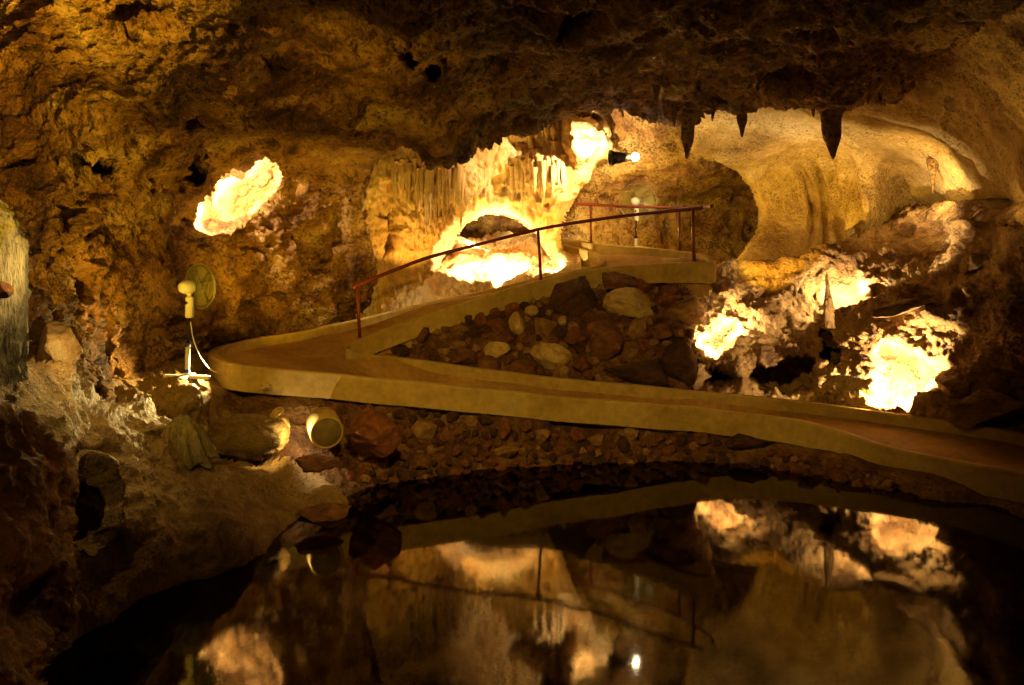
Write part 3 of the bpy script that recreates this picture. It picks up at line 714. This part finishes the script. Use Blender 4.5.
tri = [(388,349),(420,334),(480,316),(540,300),(600,288),(660,280),(702,278),(706,300),(692,330),(688,385),(640,382),(560,375),(480,365),(400,355)]
def fill(poly, ctrl, n, rmin, rmax, cols, label, group, off=-.02):
    xs = [p[0] for p in poly]; ys = [p[1] for p in poly]; c = 0; tries = 0
    while c < n and tries < 30000:
        tries += 1
        x = random.uniform(min(xs), max(xs)); y = random.uniform(min(ys), max(ys))
        if not inside(poly, np.array([x]), np.array([y]))[0]: continue
        r = rmin+(rmax-rmin)*random.random()**1.3*(1-.5*tries/30000)
        if any((x-a)**2+((y-b)*1.15)**2 < (.84*(r+q))**2 for a, b, q in placed): continue
        dd = depth_at(ctrl, x, y)
        if dd is None: continue
        cn = random.choice(cols)
        o = stone(x, y, dd-r*.006, r*random.uniform(.9, 1.12), r*random.uniform(.75, .95), cn, label, group, random.uniform(-40, 40))
        o.rotation_euler = (random.uniform(-.5, .5), o.rotation_euler[1], random.uniform(0, 6.28))
        placed.append((x, y, r)); c += 1
fill(tri, UC, 170, 4.5, 13, ['brown', 'tan', 'tan', 'reddish', 'dark', 'brown', 'tan'], 'small earthy rubble stone packed between the ramp curbs', 'loose stones between the two ramps')
BK = [(372,434,29,26,'reddish','large red brown boulder at the waterline right of the round cement drum',0),
 (326,517,25,11,'brown','flat brown stone lying at the edge of the pool',0),
 (427,430,13,10,'tan','tan rounded stone in the bank above the pool, right of the red boulder',0),
 (508,451,14,8,'tan','pale tan flat stone low in the bank above the water',-8),
 (505,428,7,10,'reddish','upright reddish stone in the bank under the curb',5),
 (250,438,33,19,'tan','rough tan boulder left of the round cement drum, in lamp glow',0),
 (318,462,26,9,'brown','flat brown slab in front of the round cement drum',6),
 (283,425,7,10,'pale','small pale upright stone left of the round cement drum',-15),
 (276,418,8,11,'pale','pale leaning stone against the rough tan boulder',20),
 (745,443,30,9,'dark','dark hump of rock under the walkway curb in the right bank',4),
 (265,387,7,5,'pale','small pale stone on the ground below the hairpin curb',0)]
for (px, py, rx, rz, cn, lb, rot) in BK:
    D = {372: 10.95, 326: 9.75, 250: 10.5, 318: 10.25, 265: 11.4, 283: 10.75, 276: 10.8}.get(px) or depth_at(EC, px, py)-.006*min(rx, rz)
    big = rx >= 20
    stone(px, py, D, rx, rz, cn, lb, None, rot, name='boulder' if big else 'stone', cat='boulder' if big else 'stone', big=big, mat=M_gravel if px == 250 else None, cuts=0 if px == 250 else 14)
    placed.append((px, py, max(rx, rz)*.9))
placed.append((322, 432, 24))
fill([(330,402),(400,410),(540,426),(700,438),(780,450),(841,464),(900,488),(880,492),(800,474),(700,462),(560,466),(420,478),(345,486)], EC, 190, 3.5, 10, ['brown', 'dark', 'tan', 'brown', 'reddish', 'dark'],
     'small earthy stone set in the bank between curb and pool', 'stones in the bank above the pool', -.03)
# right slope rocks
T5 = bvh(SLR)
for a in [(978,260,.12,17,9,'pale','tilted pale slab catching light high on the right slope',-38),
          (1003,203,.05,20,6,'pale','lit pale ledge stone at the foot of the right wall',6),
          (868,292,.05,6,9,'tan','short pointed rock beside the thin stalagmite',-6),
          (838,352,.10,20,12,'tan','smooth pale rock lobe over the right side of the dark hollow',35),
          (990,405,.2,38,18,'dark','dark rounded rock behind the inner curb, right of the glowing niche',-12),
          (905,306,.0,34,7,'tan','long weathered rock shelf across the right slope above the glowing niche',-10),
          (952,385,.05,14,18,'tan','pitted rock hump framing the right side of the glowing niche',20),
          (735,405,.5,4,3,'pale','small pale pebble behind the inner curb under the dark hollow',0)]:
    px, py, off, rx, rz, cn, lb, rot = a
    stone(px, py, (depth_at(T5, px, py) or 12.5)-off, rx, rz, cn, lb, None, rot, name='rock', cat='rock', big=rx > 12, mat=None if rx < 12 else M_slope)

# round cement drum with lamp beside it
cp = np.array(W(327, 433, 10.6)); t = empty('lamp_drum', tuple(cp)); R = .225
ax = (.36, -.92, -.14)
MB().lathe([(R-.02, -.42), (R, -.40), (R, -.015), (R-.015, 0), (R-.03, .0), (R-.032, -.006), (0, -.006)], (0, 0, 0), ax, 48).build('drum_shell', M_curb, t, True)
MB().lathe([(R-.035, -.005), (R-.04, .004), (0, .005)], (0, 0, 0), ax, 40).build('end_plate', M_plate, t, True)
tag(t, 'round cement drum shading a lamp, its rim glowing, at the bank foot', 'lamp shade')

# ------------------------------------------------------------------ stalactites
def spike(name, cat, label, group, px, y0, y1, w, D, mat, flat=1.0, bend=0.0, seed=0, up=False):
    s = D/F; L = (y1-y0)*s; n = 18; seg = 14; V = []; Fc = []
    a = np.array(W(px, y1 if up else y0, D)); sg = 1 if up else -1
    for i in range(n):
        t = i/(n-1); r = w*s*.5*((1-t)**.75*.95+.05*(t < 1))*(1+.14*math.sin(t*11+seed))
        for k in range(seg):
            q = 2*math.pi*k/seg
            V.append((r*math.cos(q)+bend*s*t*t, r*math.sin(q)*flat, sg*t*L))
    V = np.array(V); V[:, :2] *= (1+.16*fbm(V*A3([9, 9, 3])+seed*3.3, 3, .5, 400))[:, None]
    for i in range(n-1):
        for k in range(seg):
            l = (k+1) % seg; Fc.append((i*seg+k, i*seg+l, (i+1)*seg+l, (i+1)*seg+k))
    Fc.append(tuple(range(seg))); Fc.append(tuple((n-1)*seg+k for k in range(seg)))
    o = mesh_obj(name, V, Fc, mat); o.location = tuple(a)
    return tag(o, label, cat, group)
spike('stalactite', 'stalactite', 'largest dark pointed stalactite hanging in front of the twin alcoves', None, 831, 96, 160, 32, 13.1, M_left, .7, 2, 1)
spike('stalactite', 'stalactite', 'short dark stalactite hanging over the left edge of the yellow alcove', None, 742, 100, 138, 16, 13.7, M_left, .8, 0, 2)
spike('stalactite', 'stalactite', 'knobbly stalactite hanging above the tube passage left of the alcoves', None, 688, 115, 160, 20, 14.0, M_left, .8, -1, 8)
for i, (px, y0, y1, w) in enumerate([(530,40,62,12),(560,60,88,14),(600,55,80,12),(655,70,104,16),(700,60,98,16),(715,90,122,12),(760,60,92,18),(785,80,112,14),(812,82,118,12),(850,84,112,14),(880,70,104,16),(900,60,92,14),(730,30,60,14),(820,40,72,16),(870,84,106,10),(672,96,128,12)]):
    spike('stalactite', 'stalactite', 'small dark stalactite on the unlit ceiling', 'stalactites on the unlit ceiling', px, y0-14, y1, w, {0: 13.6, 1: 13.2}.get(i, 11.2 + (y1-80)*.055), M_left, .8, random.uniform(-3, 3), i+3)
TD = bvh(DRIP)
for i in range(26):
    px = 393+i*2.75+random.uniform(-1, 1); top = 164+random.uniform(-3, 8)-(6 if px < 415 else 0); L = random.uniform(22, 66)*(1.2 if 425 < px < 462 else .85)
    d = min(depth_at(TD, px, top+6), depth_at(TD, px, top+L*.5))
    spike('stalactite', 'stalactite', 'thin cream stalactite in the lit curtain left of the arch', 'thin stalactites left of the arch', px, top, top+L, random.uniform(4, 7.5), d-.02, M_drip, .8, random.uniform(-1, 1), i)
for i in range(12):
    px = 512+i*4.6+random.uniform(-1, 1); top = 158+random.uniform(-4, 10); L = random.uniform(24, 44)
    spike('stalactite', 'stalactite', 'thin cream stalactite on the bright column right of the arch', 'thin stalactites on the column', px, top, top+L, random.uniform(4.5, 7), depth_at(TD, px, top+10)-.03, M_drip, .8, random.uniform(-1, 1), i+40)
for i in range(9):
    px = 506+i*6+random.uniform(-1, 1); top = 124+random.uniform(-2, 4)
    spike('stalactite', 'stalactite', 'short amber stalactite under the top of the dripstone wall', 'short stalactites above the column', px, top, top+random.uniform(14, 24), random.uniform(5, 8), depth_at(TD, px, top+6)-.03, M_drip, .8, 0, i+60)
kb = MB().lathe([(.0, .14), (.06, .13), (.10, .07), (.115, 0), (.10, -.08), (.06, -.18), (.04, -.30), (.03, -.45), (.012, -.58), (0, -.6)], (0, 0, 0), (0, 0, 1), 24)
o = kb.build('dripstone_nodule', M_left, None, True); o.location = W(933, 162, (depth_at(bvh(WR), 933, 162) or 14)-.08); tag(o, 'rounded dripstone knob with a trailing drip on the right wall', 'dripstone')

spike('stalagmite', 'stalagmite', 'thin upright stalagmite shading a lamp on the right slope', None, 829, 272, 328, 13, (depth_at(T5, 829, 325) or 14)-.12, M_slope, .8, -3, 91, True)
M_algae = rock_mat('algae_tinted_dripstone', [(108, 84, 50), (146, 126, 80), (184, 166, 120)], 2.0, .8, .5, .1, (60, 60, 40), (1, 1, .3), fine=24, bdist=.05)
n, seg = 40, 64; V = []; Fc = []; ss = 8.9/F
for i in range(n):
    t = i/(n-1)
    for k in range(seg):
        q = 2*math.pi*k/seg; r = (21*math.sin(min(1, t*1.6+.02)*math.pi/2)**.6*(1+.2*t))*ss
        r *= 1+.16*math.sin(9*q+1.5*math.sin(3*t+q))*min(1, t*3)
        V.append((r*math.cos(q)+14*ss*t*t, r*.8*math.sin(q)-4*ss*t, -50*ss*t))
V = np.array(V); V *= (1+.16*fbm(V*5, 4, .6, 460)+.05*fbm(V*22, 3, .6, 464))[:, None]
for i in range(n-1):
    for k in range(seg):
        l = (k+1) % seg; Fc.append((i*seg+k, i*seg+l, (i+1)*seg+l, (i+1)*seg+k))
Fc.append(tuple(range(seg))); Fc.append(tuple((n-1)*seg+k for k in reversed(range(seg))))
o = mesh_obj('dripstone_mound', V, Fc, M_algae); o.location = W(182, 415, 9.16); tag(o, 'fluted greenish tan dripstone mound on the crest of the left bank', 'dripstone')
# grey fluted column at the left edge
V = []; Fc = []; n = 90; seg = 120; D = 6.5; s = D/F; cx, cyy, cz = W(-31, 352, D)
for i in range(n):
    t = i/(n-1); z = (352-t*190)*1.0
    prof = np.interp(t, [0, .1, .35, .55, .75, .9, 1], [44, 42, 46, 47, 44, 34, 20])
    for k in range(seg):
        q = 2*math.pi*k/seg; V.append((prof*s*math.cos(q), prof*s*math.sin(q), t*190*s))
V = np.array(V); fl = fbm(V*A3([13, 13, .7]), 4, .6, 420, True); V[:, :2] *= (1+.24*fl+.03*fbm(V*14, 3, .6, 424))[:, None]
for i in range(n-1):
    for k in range(seg):
        l = (k+1) % seg; Fc.append((i*seg+k, i*seg+l, (i+1)*seg+l, (i+1)*seg+k))
Fc.append(tuple(range(seg))); Fc.append(tuple((n-1)*seg+k for k in range(seg)))
o = mesh_obj('stalagmite', V, Fc, M_grey); o.location = (cx, cyy, cz-.25); tag(o, 'thick grey fluted stalagmite standing on the left bank at the picture edge', 'stalagmite')
stone(2, 288, 6.3, 11, 8, 'brown', 'small brown ledge of rock jutting in front of the grey stalagmite', None, 20, name='rock', cat='rock')
stone(58, 352, 8.2, 26, 26, 'pale', 'cream rock mound behind the bank crest, at the left wall foot', None, 38, name='boulder', cat='boulder', big=True, mat=M_drip)
stone(32, 322, 8.3, 9, 10, 'tan', 'small rounded knob of rock above the cream mound', None, 0, name='rock', cat='rock')

# ------------------------------------------------------------------ lighting
# (lamps stand in niches and behind rocks; unseen fill lights are added besides)
def spotw(a, q, P, ang, col, blend=1):
    l = bpy.data.lights.new('spot_light', 'SPOT'); l.energy = P; l.color = col; l.shadow_soft_size = 0; l.spot_size = math.radians(ang); l.spot_blend = blend
    o = bpy.data.objects.new('spot_light', l); a = Vector(a); o.location = a; o.rotation_euler = (Vector(q)-a).to_track_quat('-Z', 'Y').to_euler(); COL.objects.link(o)
def wash(tree, px, py, off, P, col, ang=165, lift=(0, 0, 0)):
    """a floodlight standing just off the rock seen at (px, py), turned to face that rock"""
    H = Vector(W(px, py, depth_at(tree, px, py))); a = H+(CAMP-H).normalized()*off+Vector(lift)
    spotw(a, H, P, ang, col, .15)
T1 = bvh(WL); TF = bvh(FLS)
HOT = (1, .80, .46)
wash(T1, 208, 211, .6, 260, HOT)
wash(T1, 236, 192, .65, 260, HOT)
wash(T1, 260, 172, .6, 190, HOT)
spot((604,152,16.35), (586,140,17.2), 620, 125, HOT)          # floodlight on the crown
spot((635,157,16.1), (650,190,20), 90, 150, PALE)
spot((480,240,18.4), (505,190,18.2), 80, 170, WARM)                              # in the arch mouth
spot((520,276,16.75), (528,180,18), 170, 95, WARM, 0, 1)  # added bodiless spot, brightens the column from the front
wash(TF, 508, 264, .6, 230, HOT, 150)
wash(TF, 474, 243, .3, 60, HOT, 160)
wash(TF, 466, 262, .5, 110, HOT, 150)
wash(TF, 552, 266, .5, 60, HOT, 150)
spot((425,285,16.9), (415,190,17.1), 110, 120, WARM)
spot((556,250,17.2), (550,190,18), 60, 130, WARM)
spot((216,362,11.3), (150,388,10.6), 210, 110, PALE, 0, .6)                        # behind the curb by the fan
spot((297,429,10.5), (314,430,10.7), 26, 170, HOT)
spot((298,438,10.35), (272,440,10.5), 26, 100, PALE)      # beside the drum
wash(T5, 711, 345, .4, 110, HOT)
wash(T5, 732, 328, .45, 120, HOT)
wash(T5, 842, 288, .45, 130, HOT)
wash(T5, 900, 388, .75, 420, HOT)
wash(T5, 884, 352, .4, 60, HOT)
spot((880,402,12.9), (840,385,13.2), 30, 150, PALE)
spot((842, 296, (depth_at(T5, 842, 296) or 14)-.45), (930, 240, 14.9), 420, 62, HOT, 0, .8)
spot((1000,214,11.3), (1003,203,12), 8, 100, PALE)
spot((735,292,14.3), (830,185,18), 760, 56, GOLD, 0, 1)       # toward the alcoves
spot((935,198,13.9), (885,165,16.8), 170, 120, PALE, 0, 1)  # added spot, lifts the shade in the second alcove
spot((990,250,11.2), (1015,90,10), 60, 70, WARM, 0, 1)  # added spot, brightens the upper right wall
point((640,230,18.4), 110, GOLD)                               # landing chamber
spot((150,374,9.4), (110,180,11), 160, 100, AMB, 0, 1)
spot((330,330,12.8), (270,200,15), 360, 110, AMB, 0, 1)
spotw((-3.4, 4.2, 4.9), W(105, 150, 10.5), 820, 90, AMB)       # added mid-air fill above the near ledge, evening out the left wall
point((84,340,7.7), 9, PALE)
point((56,270,6.45), 14, PALE)
spot((250,240,7.5), (350,70,9.5), 130, 70, AMB, 0, 1)  # added mid-air spot, brightens the left ceiling
spot((420,-60,4.5), (560,420,12.5), 1050, 75, WARM, 0, 1)      # added general fill from out of view above, toward the ramps
spot((230,300,10.3), (110,410,8.0), 60, 60, WARM, 0, 1)      # across the left bank
spotw((-1.2, .5, 4.6), (-3.6, 5.5, 1.4), 30, 90, WARM)        # added dim fill by the camera, lifting the near ledge

w = bpy.data.worlds.new('world'); sc.world = w; w.use_nodes = True
w.node_tree.nodes['Background'].inputs[0].default_value = (.02, .012, .004, 1); w.node_tree.nodes['Background'].inputs[1].default_value = .3
cam = bpy.data.cameras.new('camera'); co = bpy.data.objects.new('camera', cam); COL.objects.link(co)
co.location = (0, 0, CZ); co.rotation_euler = (math.pi/2, 0, 0); cam.sensor_width = 36; cam.lens = F/1024*36
cam.shift_y = -(342.5-HY)/1024; cam.clip_start = .05; cam.clip_end = 200
sc.camera = co
sc.view_settings.view_transform = 'Standard'; sc.view_settings.look = 'None'; sc.view_settings.gamma = 1; sc.view_settings.use_curve_mapping = False
sc.view_settings.exposure = .5
sc.cycles.use_denoising = True
sc.cycles.max_bounces = 6; sc.cycles.diffuse_bounces = 2; sc.cycles.sample_clamp_indirect = 3
